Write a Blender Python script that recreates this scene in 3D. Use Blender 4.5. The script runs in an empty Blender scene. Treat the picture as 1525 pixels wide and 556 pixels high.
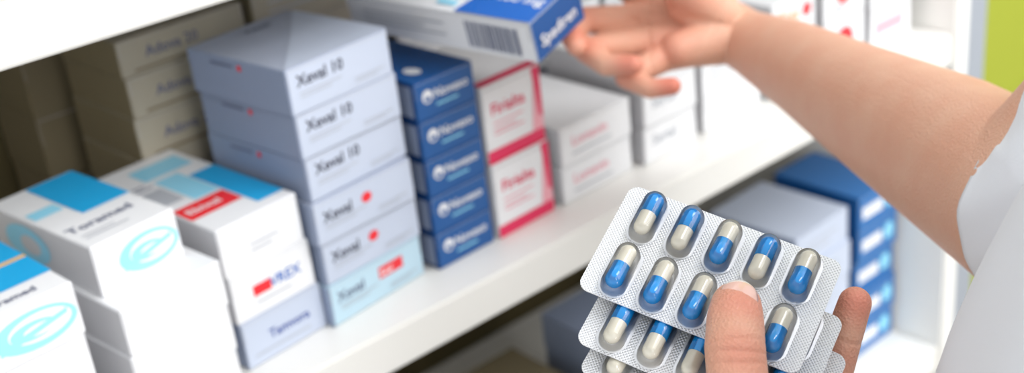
import bpy, bmesh, math, random
import numpy as np
from mathutils import Vector, Matrix, Euler
random.seed(4)
OFF = 1.42           # eye height above the floor
sc = bpy.context.scene
sc.view_settings.view_transform = 'Standard'
sc.view_settings.look = 'None'
sc.view_settings.exposure = 0.38

# ------------------------------------------------------------------ camera
RIGHT = Vector((.742, -.6628, -.1047)).normalized()
FWD = Vector((.5688, .7038, -.4254)).normalized()
UP = RIGHT.cross(FWD).normalized()
RIGHT = FWD.cross(UP).normalized()
EYE = Vector((0, 0, OFF))
R = Matrix((RIGHT, UP, -FWD)).transposed()
cam = bpy.data.cameras.new("camera")
camo = bpy.data.objects.new("camera", cam)
sc.collection.objects.link(camo)
camo.matrix_world = Matrix.Translation(EYE) @ R.to_4x4()
cam.sensor_width = 36
cam.lens = 36 * 1869 / 1525
cam.clip_start = 0.02
cam.dof.use_dof = True
cam.dof.focus_distance = 0.455
cam.dof.aperture_fstop = 7.8
sc.camera = camo

def L(x, y, z):
    """body frame (cm) -> world metres"""
    return EYE + R @ Vector((x, y, z)) * 0.01

# ------------------------------------------------------------------ materials
def mat(name, col, rough=.5, metal=0, spec=.5, bump=None, sss=0, noise=None, coat=0):
    m = bpy.data.materials.new(name)
    m.use_nodes = True
    nt = m.node_tree
    b = nt.nodes["Principled BSDF"]
    b.inputs["Base Color"].default_value = (*col, 1)
    b.inputs["Roughness"].default_value = rough
    b.inputs["Metallic"].default_value = metal
    b.inputs["Specular IOR Level"].default_value = spec
    b.inputs["Coat Weight"].default_value = coat
    if noise:
        sc_, amt = noise
        tc = nt.nodes.new("ShaderNodeTexCoord")
        n = nt.nodes.new("ShaderNodeTexNoise"); n.inputs["Scale"].default_value = sc_
        n.inputs["Detail"].default_value = 3
        nt.links.new(tc.outputs["Object"], n.inputs["Vector"])
        mx = nt.nodes.new("ShaderNodeMix"); mx.data_type = 'RGBA'
        mx.inputs[6].default_value = (*[c * (1 - amt) for c in col], 1)
        mx.inputs[7].default_value = (*[min(1, c * (1 + amt)) for c in col], 1)
        nt.links.new(n.outputs["Fac"], mx.inputs[0])
        nt.links.new(mx.outputs[2], b.inputs["Base Color"])
    if bump:
        sc_, st, dist = bump
        tc = nt.nodes.new("ShaderNodeTexCoord")
        n = nt.nodes.new("ShaderNodeTexNoise"); n.inputs["Scale"].default_value = sc_
        n.inputs["Detail"].default_value = 4
        nt.links.new(tc.outputs["Object"], n.inputs["Vector"])
        bp = nt.nodes.new("ShaderNodeBump"); bp.inputs["Strength"].default_value = st
        bp.inputs["Distance"].default_value = dist
        nt.links.new(n.outputs["Fac"], bp.inputs["Height"])
        nt.links.new(bp.outputs[0], b.inputs["Normal"])
    return m

def card(name, col, **k):
    return mat(name, col, rough=.42, noise=(25, .03), **k)

M = dict(
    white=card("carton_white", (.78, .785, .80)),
    offwhite_shade=card("carton_offwhite_and_side_shade", (.60, .60, .62)),  # off-white cartons; also shade painted onto the sides of white ones
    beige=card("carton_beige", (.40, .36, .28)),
    beige2=card("carton_beige_dull_and_shade", (.20, .165, .10)),  # dull cartons, and beige darkened as painted shade on carton sides
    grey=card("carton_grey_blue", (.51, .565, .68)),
    grey_shade=card("carton_grey_side_shade", (.25, .30, .42)),  # carton grey darkened: shade put into the side colour
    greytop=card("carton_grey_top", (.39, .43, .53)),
    pale=card("carton_pale_blue", (.47, .64, .74)),
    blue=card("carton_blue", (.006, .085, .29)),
    blue_shade=card("carton_blue_side_shade", (.003, .043, .17)),  # darker copy of the carton blue, side-face shade in the colour
    blue2=card("carton_mid_blue", (.03, .15, .40)),
    royal=card("print_royal_blue", (.01, .12, .48)),
    cyan=card("print_cyan", (.01, .36, .70)),
    cyanl=card("print_light_cyan", (.28, .65, .83)),
    red=card("print_red", (.78, .02, .03)),
    pink=card("print_crimson", (.72, .02, .10)),
    pinkl=card("print_rose", (.82, .38, .44)),
    orange=card("print_orange", (.85, .35, .12)),
    gold=card("print_ochre", (.75, .45, .15)),
    black=card("print_black", (.03, .03, .05)),
    dark=card("print_slate", (.12, .14, .22)),
    lgrey=card("print_light_grey", (.43, .45, .49)),
    navy=card("print_navy", (.02, .06, .30)),
    seam=card("carton_seam", (.48, .48, .49)),
)
M_shelf = mat("painted_shelf_white", (.79, .78, .745), rough=.35, bump=(14, .1, .002))
M_back = mat("shelf_back_panel_olive", (.085, .065, .022), rough=.7, noise=(6, .2))
M_wallg = mat("wall_paint_lime", (.54, .60, .07), rough=.8)
M_wall = mat("wall_paint_white", (.75, .75, .74), rough=.8, bump=(60, .1, .001))
M_floor = mat("floor_vinyl", (.26, .22, .18), rough=.4, noise=(8, .1))
M_metal = mat("post_metal_grey", (.36, .39, .44), rough=.4, metal=.3)

def link(name, me, mats=(), parent=None, smooth=False):
    o = bpy.data.objects.new(name, me)
    sc.collection.objects.link(o)
    for m in mats: me.materials.append(m)
    if parent: o.parent = parent
    if smooth:
        for p in me.polygons: p.use_smooth = True
    return o

def empty(name, loc=(0, 0, 0)):
    e = bpy.data.objects.new(name, None)
    e.empty_display_size = .05
    e.location = loc
    sc.collection.objects.link(e)
    return e

def cuboid(name, lo, hi, m, parent=None, bev=.001):
    bm = bmesh.new()
    bmesh.ops.create_cube(bm, size=1)
    lo = Vector(lo); hi = Vector(hi)
    for v in bm.verts:
        v.co = Vector([lo[i] + (v.co[i] + .5) * (hi[i] - lo[i]) for i in range(3)])
    if bev: bmesh.ops.bevel(bm, geom=bm.edges[:], offset=bev, segments=2, affect='EDGES')
    me = bpy.data.meshes.new(name); bm.to_mesh(me); bm.free()
    return link(name, me, [m], parent)

# ------------------------------------------------------------------ room
SZ = -.40 + OFF      # top of the main shelf
cuboid("floor", (-1.6, -2.2, -.05), (1.5, 1.02, 0), M_floor, bev=0)
cuboid("wall_back", (-1.6, .97, 0), (1.5, 1.02, 2.6), M_wall, bev=0)
cuboid("wall_right", (1.5, .60, 0), (1.55, 1.02, 2.6), M_wallg, bev=0)
cuboid("wall_right_front", (1.5, -2.2, 0), (1.55, .60, 2.6), M_wall, bev=0)
unit = empty("shelving_unit", (0, .57, 0))
def ucub(n, lo, hi, m, bev=.002):
    o = cuboid(n, lo, hi, m, None, bev); o.parent = unit
    o.matrix_parent_inverse = Matrix.Translation((0, -.57, 0))
YF, YB = .570, .955
LOW = -.735 + OFF
ucub("shelf_middle", (-.5, YF, SZ - .030), (.99, YB - .006, SZ), M_shelf)
ucub("shelf_upper", (-.5, YF, -.172 + OFF), (.99, YB - .006, -.142 + OFF), M_shelf)
ucub("shelf_lower", (-.5, YF, LOW - .03), (.99, YB - .006, LOW), M_shelf)
ucub("shelf_base", (-.5, YF, .25), (.99, YB - .006, .28), M_shelf)
ucub("shelf_top", (-.5, YF, 1.60), (.99, YB - .006, 1.63), M_shelf)
ucub("end_panel_right", (.99, YF - .004, 0.0), (1.012, YB, 1.75), M_shelf)
ucub("end_panel_left", (-.522, YF - .004, 0.0), (-.50, YB, 1.75), M_shelf)
ucub("back_panel", (-.5, YB - .006, 0.25), (.99, YB, 1.75), M_back, 0)
ucub("corner_post", (1.014, YF + .0, 0.0), (1.05, YF + .05, 1.75), M_metal)

# ------------------------------------------------------------------ cartons
def face_matrix(face, w, d, h):
    e = .00018
    if face == 'front': return Matrix(((1,0,0,0),(0,0,-1,-e),(0,1,0,0),(0,0,0,1))), w, h
    if face == 'top':   return Matrix(((1,0,0,0),(0,1,0,0),(0,0,1,h+e),(0,0,0,1))), w, d
    if face == 'left':  return Matrix(((0,0,-1,-e),(-1,0,0,d),(0,1,0,0),(0,0,0,1))), d, h
    if face == 'right': return Matrix(((0,0,1,w+e),(1,0,0,0),(0,1,0,0),(0,0,0,1))), d, h

def text_mesh(s, size):
    c = bpy.data.curves.new("t", 'FONT'); c.body = s; c.size = size
    c.resolution_u = 2; c.offset = size * .016
    o = bpy.data.objects.new("t", c); sc.collection.objects.link(o)
    dg = bpy.context.evaluated_depsgraph_get(); dg.update()
    me = bpy.data.meshes.new_from_object(o.evaluated_get(dg))
    bpy.data.objects.remove(o); bpy.data.curves.remove(c)
    return me
_tc = {}
def carton(pos, size, rot=0, mats=('white', 'white', 'white'), prints=(), basis=None, name="medicine_box"):
    """pos=front-left-bottom corner; mats=(front, side, top). prints are real ink patches."""
    w, d, h = size
    bm = bmesh.new()
    bmesh.ops.create_cube(bm, size=1)
    for v in bm.verts:
        v.co = Vector(((v.co.x + .5) * w, (v.co.y + .5) * d, (v.co.z + .5) * h))
    bmesh.ops.bevel(bm, geom=bm.edges[:], offset=.0006, segments=2, affect='EDGES')
    names = []
    def idx(n):
        if n not in names: names.append(n)
        return names.index(n)
    bm.normal_update()
    for f in bm.faces:
        n = f.normal
        if n.y < -.7 or n.y > .7: f.material_index = idx(mats[0])
        elif abs(n.x) > .7: f.material_index = idx(mats[1])
        else: f.material_index = idx(mats[2])
    def poly(pts, face, mname, lift=0):
        fm, fw, fh = face_matrix(face, w, d, h)
        vs = [bm.verts.new(fm @ Vector((p[0] * fw, p[1] * fh, lift))) for p in pts]
        f = bm.faces.new(vs); f.material_index = idx(mname)
    # tuck-flap seams on the ends
    for fc in ('front', ):
        poly([(.02, .935), (.98, .935), (.98, .945), (.02, .945)], fc, 'seam')
        poly([(.015, .55), (.019, .55), (.019, .94), (.015, .94)], fc, 'seam')
        poly([(.981, .55), (.985, .55), (.985, .94), (.981, .94)], fc, 'seam')
    lift = 0
    for p in prints:
        lift += .00004
        k = p[0]
        if k == 'rect':
            _, fc, mn, a, b, c, e = p
            poly([(a, b), (c, b), (c, e), (a, e)], fc, mn, lift)
        elif k == 'poly':
            _, fc, mn, pts = p
            poly(pts, fc, mn, lift)
        elif k == 'ell':
            _, fc, mn, cx, cy, rx, ry = p
            poly([(cx + rx * math.cos(t * math.pi / 16), cy + ry * math.sin(t * math.pi / 16)) for t in range(32)], fc, mn, lift)
        elif k == 'text':
            _, fc, mn, s, x, y, sz = p[:7]
            rotq = p[7] if len(p) > 7 else 0
            fm, fw, fh = face_matrix(fc, w, d, h)
            me = text_mesh(s, sz)
            T = fm @ Matrix.Translation((x * fw, y * fh, lift)) @ Matrix.Rotation(math.radians(rotq), 4, 'Z')
            me.transform(T)
            old = set(bm.faces)
            bm.from_mesh(me)
            i = idx(mn)
            for f in bm.faces:
                if f not in old: f.material_index = i
            bpy.data.meshes.remove(me)
    me = bpy.data.meshes.new(name); bm.to_mesh(me); bm.free()
    o = link(name, me, [M[n] for n in names])
    if basis is not None:
        o.matrix_world = basis
    else:
        o.matrix_world = Matrix.Translation((pos[0], pos[1], pos[2] + OFF)) @ Matrix.Rotation(math.radians(rot), 4, 'Z')
    return o

def lines(fc, mn, x0, x1, ys, t=.02):
    return [('rect', fc, mn, x0, y, x1 - (i % 2) * (x1 - x0) * .25, y + t) for i, y in enumerate(ys)]
G = .0003
# --- tall grey stack
z = -.40 + G
for i in range(6):
    h = .0283
    top = i == 5
    ms = ('pale', 'grey_shade', 'pale') if i == 0 else ('grey', 'grey_shade', 'greytop')
    if i >= 3:
        pr = [('text', 'front', 'black', 'Xeval 10', .09, .56, .0100)]
    else:
        pr = [('text', 'front', 'black', 'Xeval', .09, .48, .0100), ('ell', 'front', 'red', .52, .60, .05, .12)]
    if i == 0:
        pr = [('text', 'front', 'dark', 'Xeval', .08, .52, .010), ('rect', 'front', 'red', .52, .5, .78, .78), ('text', 'front', 'white', 'Sinal', .53, .56, .006)]
    pr += lines('front', 'lgrey', .10, .50, (.40, .32), .025)
    pr += lines('front', 'lgrey', .62, .92, (.22, .15), .025)
    pr += [('rect', 'front', 'grey_shade', 0.0, 0.0, .012, 1.0)]
    pr += [('ell', 'left', 'red', .55, .82, .02, .07)] + lines('left', 'dark', .25, .48, (.80,), .05)
    if top:
        pr += [('poly', 'top', 'grey', [(.0, 0), (1, 0), (1, .95), (.55, .50)])]
        pr += [('text', 'top', 'dark', 'Xeval', .42, .82, .009)]
    jx = [0, .001, -.001, .001, -.0005, -.002][i]
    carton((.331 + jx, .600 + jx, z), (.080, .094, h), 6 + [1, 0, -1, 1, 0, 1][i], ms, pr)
    z += h + G
# --- blue stack
z = -.40 + G
for i in range(5):
    h = .0262
    pr = [('ell', 'front', 'white', .20, .56, .085, .17), ('ell', 'front', 'blue', .20, .50, .05, .07),
          ('text', 'front', 'white', 'Novexo', .31, .46, .0088)] + lines('front', 'cyanl', .33, .70, (.26,), .05)
    pr += [('rect', 'left', 'grey_shade', .60, .1, .97, .9)]
    if i == 4: pr += [('ell', 'top', 'white', .3, .2, .1, .08)]
    carton((.4195 + random.uniform(-.0007, .0007), .604, z), (.050, .092, h), 2.5, ('blue', 'blue_shade', 'blue'), pr)
    z += h + G
# --- crimson / white stack
z = -.40 + G
for i in range(2):
    h = .0552
    pr = [('rect', 'front', 'pink', 0, .0, 1, .16), ('text', 'front', 'pink', 'Firialta', .12, .60, .0118),
          ('poly', 'front', 'pinkl', [(.80, .16), (1, .16), (1, .98), (.90, .98)]), ('poly', 'front', 'pink', [(.93, .35), (1, .3), (1, .98), (.86, .98)])]
    pr += lines('front', 'pinkl', .14, .66, (.48, .40, .34), .022)
    pr += [('rect', 'top', 'pink', 0, .0, 1, .1)]
    carton((.4735, .605 + .002 * i, z), (.054, .088, h), 3, ('white', 'white', 'white'), pr)
    z += h + G
# --- B stack (blue/red print on top)
z = -.40 + G
carton((.270, .600, z), (.060, .125, .0312), 6, ('grey', 'grey_shade', 'grey'),
       [('text', 'front', 'navy', 'Tamvora', .30, .42, .0085)] + lines('front', 'lgrey', .1, .8, (.2,), .03)); z += .0315
carton((.269, .600, z), (.059, .128, .0312), 6, ('white', 'offwhite_shade', 'white'),
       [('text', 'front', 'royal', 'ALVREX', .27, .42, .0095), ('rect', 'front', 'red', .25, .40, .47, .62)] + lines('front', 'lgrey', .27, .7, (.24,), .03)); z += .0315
carton((.268, .600, z), (.058, .132, .0312), 6, ('white', 'offwhite_shade', 'white'),
       [('rect', 'top', 'red', .02, .18, .64, .34), ('rect', 'top', 'cyan', .66, .08, .99, .62), ('rect', 'top', 'cyanl', .34, .36, .64, .70),
        ('rect', 'top', 'lgrey', .04, .42, .30, .62), ('rect', 'top', 'cyanl', .3, .74, .9, .9),
        ('text', 'top', 'white', 'Ebixal', .08, .235, .010)] + lines('front', 'lgrey', .35, .7, (.42, .30), .03) + lines('top', 'dark', .08, .28, (.66, .7), .012) )
# --- A stack
z = -.40 + G
for i in range(3):
    carton((.194 + .001 * i, .576, z), (.064, .118, .0283), 7, ('white', 'offwhite_shade', 'white')); z += .0286
oval = [('ell', 'front', 'cyanl', .62, .48, .36, .36), ('ell', 'front', 'white', .66, .50, .27, .25), ('ell', 'front', 'cyanl', .60, .48, .20, .17),
        ('ell', 'front', 'white', .66, .46, .15, .10), ('poly', 'front', 'cyanl', [(.3, .25), (.9, .52), (.9, .62), (.3, .38)])]
carton((.197, .597, z), (.053, .105, .0300), 8, ('white', 'offwhite_shade', 'white'),
       oval + [('rect', 'top', 'cyan', .42, .40, 1.0, .98), ('rect', 'top', 'white', .0, .40, .42, .44), ('text', 'top', 'dark', 'Toramed', .06, .22, .0108),
               ('rect', 'top', 'cyanl', .05, .55, .38, .66)] + lines('top', 'lgrey', .1, .6, (.1, .14), .01) +
       [('ell', 'left', 'cyanl', .35, .5, .22, .38), ('ell', 'left', 'offwhite_shade', .38, .5, .1, .2)])
# --- C stack
z = -.40 + G
for i in range(3):
    carton((.112 - .001 * i, .573, z), (.066, .10, .0275), 3, ('white', 'offwhite_shade', 'white')); z += .0278
carton((.114, .570, z), (.063, .095, .0297), 5, ('white', 'offwhite_shade', 'white'),
       oval + [('rect', 'top', 'cyan', .30, .22, 1.0, .98), ('rect', 'top', 'gold', .0, .50, 1.0, .54), ('rect', 'top', 'gold', .52, .22, .56, .98),
               ('text', 'top', 'dark', 'Toramed', .3, .08, .008)])
# --- further boxes along the shelf
def simple_stack(x, y, w, d, hs, rot, ms, pr=None, z0=-.40):
    z = z0 + G
    for k, h in enumerate(hs):
        p = pr if pr is not None else lines('front', 'lgrey', .12, .8, (.55, .35), .05)
        carton((x + random.uniform(-.001, .001), y + random.uniform(-.002, .002), z), (w, d, h), rot, ms, p)
        z += h + G
rw = ('white', 'offwhite_shade', 'white')
simple_stack(.536, .604, .074, .10, [.029, .029], 2, rw, [('text', 'front', 'pinkl', 'Lomavin', .15, .45, .011)] + lines('front', 'lgrey', .15, .7, (.22,), .05))
simple_stack(.620, .604, .060, .10, [.030, .030, .018], 1, rw, [('text', 'front', 'lgrey', 'Sertal', .15, .45, .012)])
simple_stack(.690, .606, .075, .10, [.030, .032], 3, rw)
simple_stack(.775, .604, .060, .09, [.05, .03], 2, rw, [('text', 'front', 'orange', 'Rixa', .15, .35, .016), ('ell', 'front', 'red', .8, .5, .1, .2)])
simple_stack(.845, .604, .060, .09, [.045, .045], 1, rw, [('ell', 'front', 'red', .5, .5, .22, .26), ('text', 'front', 'lgrey', 'Calm', .1, .1, .012)])
simple_stack(.912, .604, .062, .09, [.04, .05], 0, rw, [('rect', 'front', 'pinkl', .1, .3, .8, .6)])
# back row
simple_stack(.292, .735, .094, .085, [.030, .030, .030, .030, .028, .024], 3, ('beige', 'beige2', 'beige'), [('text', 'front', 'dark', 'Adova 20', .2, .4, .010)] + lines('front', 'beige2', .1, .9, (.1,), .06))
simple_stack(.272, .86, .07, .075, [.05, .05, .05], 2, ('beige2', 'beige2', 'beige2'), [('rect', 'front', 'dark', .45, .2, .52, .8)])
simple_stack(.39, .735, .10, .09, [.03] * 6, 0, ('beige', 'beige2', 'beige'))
simple_stack(.50, .73, .10, .09, [.03] * 4, 0, ('offwhite_shade', 'beige', 'offwhite_shade'))
simple_stack(.605, .73, .10, .09, [.03, .03, .03], 0, rw, [('text', 'front', 'dark', 'Kefalor', .1, .35, .014), ('rect', 'front', 'lgrey', .6, .2, .9, .8)])
simple_stack(.71, .73, .10, .09, [.04, .04, .03], 0, rw)
simple_stack(.815, .73, .08, .09, [.04, .04, .05], 0, rw, [('text', 'front', 'pink', 'Dex', .2, .3, .02)])
simple_stack(.90, .73, .08, .09, [.06, .06, .05], 0, rw)
simple_stack(.10, .74, .10, .09, [.03] * 2, 2, ('offwhite_shade', 'beige', 'beige'))
# lower shelf boxes
zl = -.735
simple_stack(.920, .62, .066, .10, [.036] * 5, 0, ('blue2', 'blue', 'blue2'), [('rect', 'front', 'white', .1, .3, .6, .65), ('ell', 'front', 'cyanl', .78, .5, .12, .25)], zl)
simple_stack(.825, .62, .085, .10, [.035] * 5, 2, ('grey', 'grey_shade', 'grey'), None, zl)
simple_stack(.73, .60, .085, .10, [.04, .04, .04], 2, ('offwhite_shade', 'offwhite_shade', 'offwhite_shade'), [('rect', 'front', 'pink', .0, .0, 1, .15)], zl)
simple_stack(.63, .66, .09, .10, [.035] * 4, 0, ('grey', 'grey_shade', 'grey_shade'), None, zl)
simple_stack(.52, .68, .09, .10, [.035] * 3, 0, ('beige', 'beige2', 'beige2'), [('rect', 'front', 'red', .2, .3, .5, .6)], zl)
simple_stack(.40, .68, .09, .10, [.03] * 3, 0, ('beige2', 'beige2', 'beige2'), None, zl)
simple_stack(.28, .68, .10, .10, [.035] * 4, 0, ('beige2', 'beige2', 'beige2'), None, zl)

# --- the carton held by the reaching hand
c0 = L(1.62, 7.3, -74.5)
vl = (R @ Vector((-12.0, 3.1, -8.5))); vw = (R @ Vector((2.93, 3.13, -3.0)))
ex = (-vl).normalized(); ey = (vw - vw.dot(ex) * ex).normalized(); ez = ex.cross(ey)
LH, WH, HH = .150, .052, .0275
org = c0 - ex * LH
B = Matrix.Translation(org) @ Matrix((ex, ey, ez)).transposed().to_4x4()
bars = []
x = .66
while x < .93:
    wdt = random.choice([.004, .006, .010])
    bars.append(('rect', 'front', 'dark', x, .14, x + wdt, .82)); x += wdt + random.choice([.005, .008])
held = carton((0, 0, 0), (LH, WH, HH), 0, ('white', 'blue', 'white'),
    bars + [('poly', 'top', 'royal', [(.62, 0), (1, 0), (1, 1), (.70, 1), (.66, .5)]), ('text', 'top', 'navy', 'Spadiren', .16, .30, .020),
     ('rect', 'top', 'cyanl', .5, .1, .6, .2), ('text', 'top', 'white', '400 mg', .74, .35, .012),
     ('text', 'right', 'white', 'Spadiren', .10, .30, .011)] + lines('front', 'lgrey', .1, .55, (.65, .5, .35), .04), basis=B)
bpy.context.view_layer.update()

# ------------------------------------------------------------------ blister packs
def rounded_rect(w, h, r, n=6):
    pts = []
    for cx, cy, a0 in ((w/2-r, h/2-r, 0), (-w/2+r, h/2-r, 90), (-w/2+r, -h/2+r, 180), (w/2-r, -h/2+r, 270)):
        for i in range(n + 1):
            a = math.radians(a0 + 90 * i / n)
            pts.append((cx + r * math.cos(a), cy + r * math.sin(a)))
    return pts
def foil_mat(name, col, rough, metal, lo=.58):
    m = mat(name, col, rough=rough, metal=metal)
    nt = m.node_tree; b = nt.nodes["Principled BSDF"]
    tc = nt.nodes.new("ShaderNodeTexCoord")
    mp = nt.nodes.new("ShaderNodeMapping"); mp.inputs["Rotation"].default_value = (0, 0, math.radians(45))
    nt.links.new(tc.outputs["Object"], mp.inputs[0])
    ch = nt.nodes.new("ShaderNodeTexVoronoi"); ch.inputs["Scale"].default_value = 1000
    ch.inputs["Randomness"].default_value = 0.0
    nt.links.new(mp.outputs[0], ch.inputs["Vector"])
    bp = nt.nodes.new("ShaderNodeBump"); bp.inputs["Strength"].default_value = .8; bp.inputs["Distance"].default_value = .0005
    nt.links.new(ch.outputs["Distance"], bp.inputs["Height"]); nt.links.new(bp.outputs[0], b.inputs["Normal"])
    rmp = nt.nodes.new("ShaderNodeValToRGB")
    rmp.color_ramp.elements[0].color = (*[c * lo for c in col], 1); rmp.color_ramp.elements[0].position = .1
    rmp.color_ramp.elements[1].color = (*col, 1); rmp.color_ramp.elements[1].position = .45
    nt.links.new(ch.outputs["Distance"], rmp.inputs[0]); nt.links.new(rmp.outputs[0], b.inputs["Base Color"])
    return m
M_foil = foil_mat("blister_foil", (.84, .85, .88), .35, .4)
M_foilb = foil_mat("blister_foil_back", (.62, .63, .66), .3, .85)
M_flat = mat("blister_foil_flat", (.82, .83, .86), rough=.28, metal=.4)
M_capb = mat("capsule_blue_gelatin", (.003, .28, .74), rough=.12, coat=.6)
M_capc = mat("capsule_cream_gelatin", (.90, .85, .71), rough=.15, coat=.6)
M_pvc = bpy.data.materials.new("blister_clear_pvc"); M_pvc.use_nodes = True
nt = M_pvc.node_tree; nt.nodes.clear()
o_ = nt.nodes.new("ShaderNodeOutputMaterial"); mx = nt.nodes.new("ShaderNodeMixShader")
tr = nt.nodes.new("ShaderNodeBsdfTransparent"); gl = nt.nodes.new("ShaderNodeBsdfGlossy"); gl.inputs["Roughness"].default_value = .08
tr.inputs[0].default_value = (.985, .985, .99, 1)
lw = nt.nodes.new("ShaderNodeFresnel"); lw.inputs["IOR"].default_value = 1.42
nt.links.new(lw.outputs[0], mx.inputs[0]); nt.links.new(tr.outputs[0], mx.inputs[1]); nt.links.new(gl.outputs[0], mx.inputs[2]); nt.links.new(mx.outputs[0], o_.inputs[0])

def stadium_dome(bm, cx, cy, length, rad, hgt, mi, rings=7, seg=32, flat=.45):
    """capsule-shaped bubble rising from z=0"""
    prev = None; half = length / 2 - rad
    for k in range(rings + 1):
        t = k / rings
        ang = t * math.pi / 2
        rr = rad * (math.cos(ang) ** flat) if k < rings else 0
        zz = hgt * math.sin(ang)
        ring = []
        for s in range(seg):
            a = 2 * math.pi * s / seg
            oy = half if math.sin(a) >= 0 else -half
            ring.append(bm.verts.new((cx + rr * math.cos(a), cy + oy * (1 if rr > 0 else 1) + rr * math.sin(a), zz)))
        if prev:
            for s in range(seg):
                f = bm.faces.new((prev[s], prev[(s+1) % seg], ring[(s+1) % seg], ring[s])); f.material_index = mi; f.smooth = True
        prev = ring
def lathe_capsule(bm, cx, cy, zc, length, r, up_blue, mis):
    """gelatin capsule along y: cap (blue) slightly wider and overlapping the body (cream)"""
    h = length / 2
    prof = []
    n = 6
    # body
    def half(sign, rad, start):
        pr = [(start, rad)]
        e = h - rad
        pr.append((e, rad))
        for i in range(1, n + 1):
            a = i / n * math.pi / 2
            pr.append((e + rad * math.sin(a), rad * math.cos(a)))
        return [(sign * y, q) for y, q in pr]
    for sign, rad, start, mi in ((1 if up_blue else -1, r, -.0004, mis[0]), (-1 if up_blue else 1, r * .94, -.001, mis[1])):
        pr = half(sign, rad, start)
        if mi == mis[0]: pr = [(pr[0][0], r * .9)] + pr
        prev = None
        for y, q in pr:
            ring = [bm.verts.new((cx + q * math.cos(2*math.pi*s/24), cy + y, zc + q * math.sin(2*math.pi*s/24))) for s in range(24)]
            if prev:
                for s in range(24):
                    f = bm.faces.new((prev[s], prev[(s+1) % 24], ring[(s+1) % 24], ring[s])); f.material_index = mi; f.smooth = True
            prev = ring
PW, PH = .0845, .0507
def blister(mtx, pattern):
    bm = bmesh.new()
    pts = rounded_rect(PW, PH, .0042)
    t = .0005
    top = [bm.verts.new((x, y, 0)) for x, y in pts]; bot = [bm.verts.new((x, y, -t)) for x, y in pts]
    bm.faces.new(top).material_index = 0
    f = bm.faces.new(bot[::-1]); f.material_index = 1
    n = len(pts)
    for i in range(n):
        bm.faces.new((top[i], bot[i], bot[(i+1) % n], top[(i+1) % n])).material_index = 2
    k = 0
    for row, yy in enumerate((.0127, -.0127)):
        for c in range(5):
            xx = (c - 2) * .0151
            # smooth unprinted collar around every pocket
            ring = []
            for s in range(32):
                a = 2 * math.pi * s / 32
                oy = .0058 if math.sin(a) >= 0 else -.0058
                ring.append(bm.verts.new((xx + .0060 * math.cos(a), yy + oy + .0060 * math.sin(a), .0002)))
            bm.faces.new(ring).material_index = 2
            stadium_dome(bm, xx, yy, .0222, .0050, .0070, 3)
            lathe_capsule(bm, xx, yy + random.uniform(-.0004, .0004), .0037, .0188, .00345, pattern[k], (4, 5))
            k += 1
    me = bpy.data.meshes.new("blister_pack"); bm.normal_update(); bm.to_mesh(me); bm.free()
    o = link("blister_pack", me, [M_foil, M_foilb, M_flat, M_pvc, M_capb, M_capc])
    o.matrix_world = mtx
    return o
u = (R @ Vector((.892, -.344, .297))).normalized()
v = (R @ Vector((.4515, .743, -.495))); v = (v - v.dot(u) * u).normalized()
n_ = u.cross(v)
PC = L(7.27, -3.25, -46.0)
def pack_m(a, b, c, rot=0):
    return Matrix.Translation(PC + (u * a + v * b + n_ * c) * .01) @ Matrix((u, v, n_)).transposed().to_4x4() @ Matrix.Rotation(math.radians(rot), 4, 'Z')
blister(pack_m(0, 0, 0), [1, 1, 0, 1, 0, 0, 0, 0, 0, 0])
blister(pack_m(.72, -1.71, -.80, -.5), [0, 1, 0, 1, 0, 1, 1, 1, 0, 1])
blister(pack_m(1.25, -2.55, -1.6, -2.5), [1, 0, 0, 1, 0, 1, 1, 0, 1, 1])

# ------------------------------------------------------------------ skin
M_skin = bpy.data.materials.new("skin"); M_skin.use_nodes = True
nt = M_skin.node_tree; b = nt.nodes["Principled BSDF"]
b.inputs["Roughness"].default_value = .45
b.inputs["Specular IOR Level"].default_value = .35
b.inputs["Subsurface Weight"].default_value = .12
b.inputs["Subsurface Radius"].default_value = (1.0, .35, .2)
b.inputs["Subsurface Scale"].default_value = .004
at = nt.nodes.new("ShaderNodeAttribute"); at.attribute_name = "flush"
mx = nt.nodes.new("ShaderNodeMix"); mx.data_type = 'RGBA'
mx.inputs[6].default_value = (.76, .44, .31, 1); mx.inputs[7].default_value = (.73, .20, .14, 1)
nt.links.new(at.outputs["Fac"], mx.inputs[0])
tc = nt.nodes.new("ShaderNodeTexCoord")
nz = nt.nodes.new("ShaderNodeTexNoise"); nz.inputs["Scale"].default_value = 45; nz.inputs["Detail"].default_value = 4
nt.links.new(tc.outputs["Object"], nz.inputs["Vector"])
m2 = nt.nodes.new("ShaderNodeMix"); m2.data_type = 'RGBA'; m2.blend_type = 'MULTIPLY'; m2.inputs[0].default_value = .45
rp = nt.nodes.new("ShaderNodeValToRGB"); rp.color_ramp.elements[0].color = (.92, .74, .70, 1); rp.color_ramp.elements[0].position = .35
rp.color_ramp.elements[1].color = (1, 1, 1, 1); rp.color_ramp.elements[1].position = .65
nt.links.new(nz.outputs["Fac"], rp.inputs[0]); nt.links.new(mx.outputs[2], m2.inputs[6]); nt.links.new(rp.outputs[0], m2.inputs[7])
nt.links.new(m2.outputs[2], b.inputs["Base Color"])
vz = nt.nodes.new("ShaderNodeTexVoronoi"); vz.inputs["Scale"].default_value = 900
nt.links.new(tc.outputs["Object"], vz.inputs["Vector"])
bp = nt.nodes.new("ShaderNodeBump"); bp.inputs["Strength"].default_value = .5; bp.inputs["Distance"].default_value = .0007
nt.links.new(vz.outputs["Distance"], bp.inputs["Height"]); nt.links.new(bp.outputs[0], b.inputs["Normal"])
M_nail = mat("fingernail", (.82, .51, .43), rough=.18, coat=.5)
M_nailtip = mat("fingernail_edge", (.88, .82, .76), rough=.25)

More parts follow.
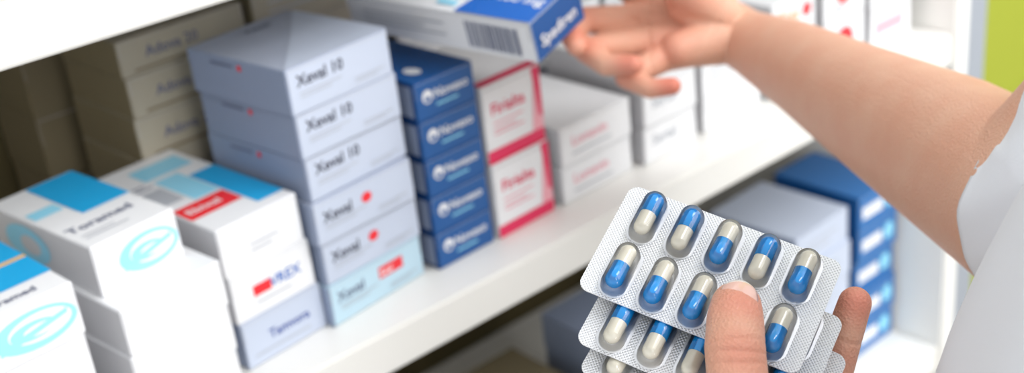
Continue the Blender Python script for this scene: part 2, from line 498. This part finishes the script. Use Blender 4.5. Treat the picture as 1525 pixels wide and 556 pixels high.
def capsule_into(bm, p0, r0, p1, r1):
    t = bmesh.new()
    for p, r in ((p0, r0), (p1, r1)):
        bmesh.ops.create_icosphere(t, subdivisions=4 if r > .014 else 3, radius=r, matrix=Matrix.Translation(p))
    res = bmesh.ops.convex_hull(t, input=t.verts[:])
    junk = [e for e in res['geom_interior'] if isinstance(e, bmesh.types.BMVert)]
    bmesh.ops.delete(t, geom=junk, context='VERTS')
    me = bpy.data.meshes.new("tmp"); t.to_mesh(me); t.free()
    bm.from_mesh(me); bpy.data.meshes.remove(me)

def organic(name, chains, parent, voxel=.0011, smooth=7, flush=(), creases=(), material=None):
    """chains: list of lists of (x,y,z,r) in cm.  Everything is fused into one skin."""
    bm = bmesh.new()
    for ch in chains:
        for a, b_ in zip(ch[:-1], ch[1:]):
            capsule_into(bm, L(*a[:3]), a[3] * .01, L(*b_[:3]), b_[3] * .01)
    me = bpy.data.meshes.new(name); bm.to_mesh(me); bm.free()
    o = link("tmp", me)
    r = o.modifiers.new("r", 'REMESH'); r.mode = 'VOXEL'; r.voxel_size = voxel; r.use_smooth_shade = True
    s = o.modifiers.new("s", 'SMOOTH'); s.factor = .5; s.iterations = smooth
    dg = bpy.context.evaluated_depsgraph_get(); dg.update()
    out = bpy.data.meshes.new_from_object(o.evaluated_get(dg))
    bpy.data.objects.remove(o)
    N = len(out.vertices)
    co = np.empty(N * 3); out.vertices.foreach_get("co", co); co = co.reshape(-1, 3)
    no = np.empty(N * 3); out.vertices.foreach_get("normal", no); no = no.reshape(-1, 3)
    for (p, ax, facing, width, depth, rad) in creases:
        P = np.array(L(*p)); A = np.array((R @ Vector(ax)).normalized()); F = np.array((R @ Vector(facing)).normalized())
        dd = co - P
        along = dd @ A
        dist = np.linalg.norm(dd - np.outer(along, A), axis=1)
        k = np.exp(-(along / (width * .01)) ** 2) * np.clip((no @ F), 0, 1) * np.clip(1.5 - dist / (rad * .01), 0, 1)
        co -= no * (k * depth * .01)[:, None]
    out.vertices.foreach_set("co", co.ravel())
    fl = np.zeros(N)
    for (p, rad, amt) in flush:
        P = np.array(L(*p))
        fl = np.maximum(fl, amt * np.exp(-(np.linalg.norm(co - P, axis=1) / (rad * .01)) ** 2))
    a = out.attributes.new("flush", 'FLOAT', 'POINT'); a.data.foreach_set("value", fl.astype(np.float32))
    out.name = name
    ob = link(name, out, [material or M_skin], None, True)
    ob.parent = parent
    return ob

def nail(name, c, axis, nrm, w, l, curv, parent):
    c = L(*c); a = (R @ Vector(axis)).normalized(); nn = R @ Vector(nrm); nn = (nn - nn.dot(a) * a).normalized(); s = a.cross(nn)
    bm = bmesh.new(); NU, NV = 12, 10; g = []
    for j in range(NV + 1):
        t = j / NV * 2 - 1; row = []
        wd = (1 - max(0, abs(t) - .35) ** 2 * (1.1 if t < 0 else .8)) * w / 2
        for i in range(NU + 1):
            q = i / NU * 2 - 1
            ang = q * wd / curv
            end = -.10 * l * (q * q) * (1 if t > 0 else -1) * abs(t)
            pos = c + s * math.sin(ang) * curv * .01 + nn * (math.cos(ang) - 1) * curv * .01 + a * (t * l / 2 + end) * .01 - nn * (.0010 * t * t)
            row.append(bm.verts.new(pos))
        g.append(row)
    for j in range(NV):
        for i in range(NU):
            f = bm.faces.new((g[j][i], g[j][i+1], g[j+1][i+1], g[j+1][i])); f.smooth = True
            f.material_index = 1 if j == NV - 1 else 0
    me = bpy.data.meshes.new(name); bm.to_mesh(me); bm.free()
    o = link(name, me, [M_nail, M_nailtip]); o.parent = parent
    sm = o.modifiers.new("t", 'SOLIDIFY'); sm.thickness = .0005; sm.offset = 1
    return o

person = empty("pharmacist")

# ---- hand holding the blister packs (left hand, comes up from below)
th = [(9.9, -11.6, -46.0, 1.7), (8.0, -8.6, -42.9, 1.30), (7.6, -6.6, -42.2, 1.04), (7.55, -5.5, -42.5, 1.04), (7.7, -4.6, -43.3, .99), (7.82, -4.2, -43.8, .90)]
ix = [(9.9, -12.0, -47.5, 1.3), (8.4, -9.0, -46.8, 1.0), (7.2, -6.0, -48.0, .86), (6.7, -4.6, -48.8, .78), (6.5, -3.7, -49.3, .66)]
md = [(10.2, -12.0, -47.8, 1.3), (9.6, -8.9, -47.3, 1.0), (9.0, -5.7, -48.2, .88), (8.8, -4.2, -49.0, .78), (8.7, -3.3, -49.6, .68)]
rg = [(10.6, -12.0, -47.8, 1.3), (10.8, -9.2, -47.5, .96), (10.9, -6.2, -48.0, .84), (11.0, -4.8, -48.6, .75), (11.0, -3.9, -49.2, .66)]
pk = [(11.0, -12.0, -47.6, 1.3), (11.75, -9.6, -47.2, .88), (11.95, -7.1, -46.9, .74), (12.35, -5.5, -46.6, .68), (12.65, -4.3, -46.3, .62)]
wr = [(10.0, -11.5, -47.0, 1.9), (10.6, -13.6, -46.3, 2.0), (13.0, -15.2, -43.5, 2.4), (17, -16.6, -39.5, 3.0), (19, -17.2, -37.5, 3.2)]
wr2 = [(11.2, -11.5, -47.6, 1.7), (11.9, -13.3, -46.6, 1.9), (13.9, -15.0, -44.0, 2.3)]
organic("hand_left_with_forearm", [th, ix, md, rg, pk, wr, wr2,
        [(9.8, -11.2, -46.2, 1.6), (8.8, -9.4, -44.6, 1.35)]], person, voxel=.0008, smooth=6,
        flush=[((7.8, -4.2, -43.0), .9, .75), ((7.6, -5.6, -41.8), 1.0, .45), ((12.65, -4.2, -46), .9, .7), ((12.2, -6.2, -46.4), .8, .3), ((7.9, -8, -42), 1.5, .3)],
        creases=[((7.6, -5.95, -42.2), (.02, 1, -.2), (0, .2, 1), .05, .08, 1.5), ((7.6, -5.65, -42.3), (.06, 1, -.3), (0, .2, 1), .05, .09, 1.5),
                 ((7.6, -5.35, -42.5), (-.04, 1, -.4), (0, .2, 1), .05, .08, 1.5), ((7.65, -7.1, -42.2), (-.1, 1, 0), (0, .2, 1), .06, .04, 1.6),
                 ((12.32, -5.6, -46.6), (.25, 1, .2), (0, 0, 1), .06, .08, 1.1), ((11.97, -7.1, -46.9), (.1, 1, .1), (0, 0, 1), .06, .08, 1.2)])
nail("thumb_nail", (7.84, -3.60, -43.15), (.06, .62, -.78), (0, .80, .60), 1.35, 1.25, .85, person)

# ---- reaching arm (right)
w_ = [(14.3, 10.2, -82.2, 1.95), (15.2, 9.4, -81, 1.98), (17.0, 7.5, -76, 2.55), (19.3, 4.35, -68, 3.2), (21.1, 1.55, -60, 3.75), (22.2, -.9, -53, 3.9), (28.0, 6.0, -50.5, 4.3)]
w2 = [(14.6, 9.6, -81.2, 1.8), (15.5, 8.8, -79.7, 1.95), (17.2, 6.9, -75, 2.45)]
mi_ = [(13.2, 10.6, -82, 1.5), (8.8, 12.3, -82.6, 1.0), (6.0, 13.9, -81.5, .84), (4.5, 13.5, -79.8, .76), (3.5, 12.5, -78.5, .66)]
mm_ = [(13.2, 10.4, -82, 1.5), (8.2, 10.9, -82.2, 1.1), (4.5, 10.7, -80.6, .86), (3.7, 9.6, -79.0, .74), (4.0, 8.7, -77.8, .64)]
mr_ = [(13.2, 10.0, -81.6, 1.5), (8.4, 9.4, -81.2, 1.05), (4.7, 8.7, -79.8, .82), (5.9, 7.6, -78.3, .72), (7.5, 7.5, -77.3, .62)]
mp_ = [(13.2, 9.5, -81.0, 1.5), (9.8, 8.3, -80.2, .98), (7.2, 6.9, -79.1, .74), (8.6, 6.1, -78.1, .64), (9.9, 6.2, -77.5, .56)]
tb_ = [(13.2, 11.0, -80.6, 1.6), (10.2, 13.0, -78.9, 1.3), (6.0, 13.9, -76.7, 1.02), (4.2, 13.5, -75.7, .95), (2.4, 12.9, -75.1, .82)]
organic("arm_right_reaching", [w_, w2, mi_, mm_, mr_, mp_, tb_,
        [(13.0, 10.8, -80.8, 1.7), (11.2, 11.8, -80.2, 1.4)], [(13.2, 9.4, -80.6, 1.6), (10.6, 8.7, -79.8, 1.2)]],
        person, voxel=.0010, smooth=6,
        flush=[((3.9, 9.0, -78.2), 1.1, .8), ((7.3, 7.5, -77.2), 1.1, .8), ((9.8, 6.2, -77.3), 1.2, .85), ((4.4, 10.9, -80), 1.1, .4),
               ((10, 9, -79.4), 1.8, .35), ((11.0, 12, -79), 1.8, .3), ((7.3, 6.9, -78.8), 1.0, .5), ((4.9, 8.6, -79.3), 1.0, .5)],
        creases=[((13.6, 10.4, -81.6), (.8, -.4, .2), (0, .3, 1), .12, .10, 3), ((10.6, 10.4, -80.5), (.2, 1, -.3), (0, .2, 1), .12, .16, 3),
                 ((8.9, 10.2, -81), (1, .1, .2), (0, 0, 1), .12, .12, 3)])

# ------------------------------------------------------------------ white coat
M_coat = mat("lab_coat_cotton", (.84, .86, .91), rough=.8, bump=(900, .25, .0004))
def loft(name, rings, m, parent, seg=96, fold=.006, seed=0, cap=False):
    """rings: (centre Vector, axisX Vector, axisY Vector)"""
    bm = bmesh.new(); prev = None
    rnd = random.Random(seed); ph = [rnd.uniform(0, 6.28) for _ in range(6)]
    allr = []
    sub = 10
    rr = []
    for i in range(len(rings) - 1):
        for s in range(sub):
            t = s / sub; t2 = t * t * (3 - 2 * t)
            rr.append(tuple(rings[i][k].lerp(rings[i+1][k], t2 if k else t) for k in range(3)))
    rr.append(rings[-1])
    for j, (c, ax, ay) in enumerate(rr):
        ring = []
        g = j / len(rr)
        for s in range(seg):
            a = 2 * math.pi * s / seg
            f = fold * (math.sin(3 * a + ph[0] + 5 * g) * .8 + math.sin(7 * a + ph[1] - 9 * g) * .5 + .5 * math.sin(22 * g + 2 * a + ph[2]) + .3 * math.sin(13 * a + ph[3] + 14 * g))
            d = ax * math.cos(a) + ay * math.sin(a)
            ring.append(bm.verts.new(c + d + d.normalized() * f))
        if prev:
            for s in range(seg):
                f_ = bm.faces.new((prev[s], prev[(s+1) % seg], ring[(s+1) % seg], ring[s])); f_.smooth = True
        prev = ring; allr.append(ring)
    if cap: bm.faces.new(allr[0]); bm.faces.new(allr[-1][::-1])
    bmesh.ops.recalc_face_normals(bm, faces=bm.faces[:])
    me = bpy.data.meshes.new(name); bm.to_mesh(me); bm.free()
    o = link(name, me, [m]); o.parent = parent
    so = o.modifiers.new("cloth", 'SOLIDIFY'); so.thickness = .0015
    return o
def W(x, y, z): return Vector((x, y, z + OFF))
def ringv(c, rx, ry): return (c, Vector((rx, 0, 0)), Vector((0, ry, 0)))
TX = .430
loft("coat_body", [ringv(W(TX, .06, -.95), .23, .17), ringv(W(TX, .07, -.60), .20, .145), ringv(W(TX - .006, .08, -.36), .188, .137), ringv(W(TX - .002, .078, -.25), .190, .132), ringv(W(TX + .025, .06, -.12), .180, .11),
                   ringv(W(TX + .03, .04, .02), .16, .085), ringv(W(TX + .03, .03, .07), .07, .065)], M_coat, person, fold=.004, seed=3)
def tube(name, pts, rad, fold, seed):
    rings = []; pts = [Vector(p) for p in pts]
    d = (pts[1] - pts[0]).normalized(); s = d.cross(Vector((0, 0, 1)))
    if s.length < .1: s = d.cross(Vector((0, 1, 0)))
    s.normalize()
    for i, p in enumerate(pts):
        a = pts[max(0, i - 1)]; b_ = pts[min(len(pts) - 1, i + 1)]
        d = (b_ - a).normalized(); s = (s - s.dot(d) * d).normalized(); t = s.cross(d)
        rings.append((p, s * rad[i], t * rad[i]))
    return loft(name, rings, M_coat, person, fold=fold, seed=seed)
el = L(22.2, -.9, -53); sh = W(TX + .185, .05, -.03)
tube("coat_sleeve_right", [L(22.75, -.95, -53.3), L(23.4, -1.25, -51.6), el.lerp(sh, .22) - Vector((0, 0, .006)), el.lerp(sh, .4), el.lerp(sh, .7), sh, W(TX + .08, .04, .0)], [.0450, .049, .055, .060, .064, .07, .07], .0014, 8)
lel = L(20.5, -17.6, -36.0); lsh = W(TX - .165, .03, -.03)
tube("coat_sleeve_left", [L(14.4, -15.6, -42.4), L(17.5, -16.8, -39.0), lel, lel.lerp(lsh, .4), lsh, W(TX - .08, .04, 0)], [.036, .042, .05, .055, .065, .07], .002, 5)

# ------------------------------------------------------------------ light
wd = bpy.data.worlds.new("world"); sc.world = wd; wd.use_nodes = True
wd.node_tree.nodes["Background"].inputs[0].default_value = (.95, .975, 1.0, 1)
wd.node_tree.nodes["Background"].inputs[1].default_value = .78
def area(name, loc, tgt, size, power, col=(1, 1, 1)):
    l = bpy.data.lights.new(name, 'AREA'); l.size = size; l.energy = power; l.color = col
    o = bpy.data.objects.new(name, l); sc.collection.objects.link(o); o.location = loc
    o.rotation_euler = (Vector(tgt) - Vector(loc)).to_track_quat('-Z', 'Y').to_euler()
area("unseen_area_light", (.1, -1.9, 2.35), (.6, .6, 1.1), 1.3, 48)  # added key lamp, no visible fixture; brightens carton tops under the upper shelf
area("unseen_area_light", (1.0, -.6, 2.6), (.7, .6, 1.1), 1.0, 20)
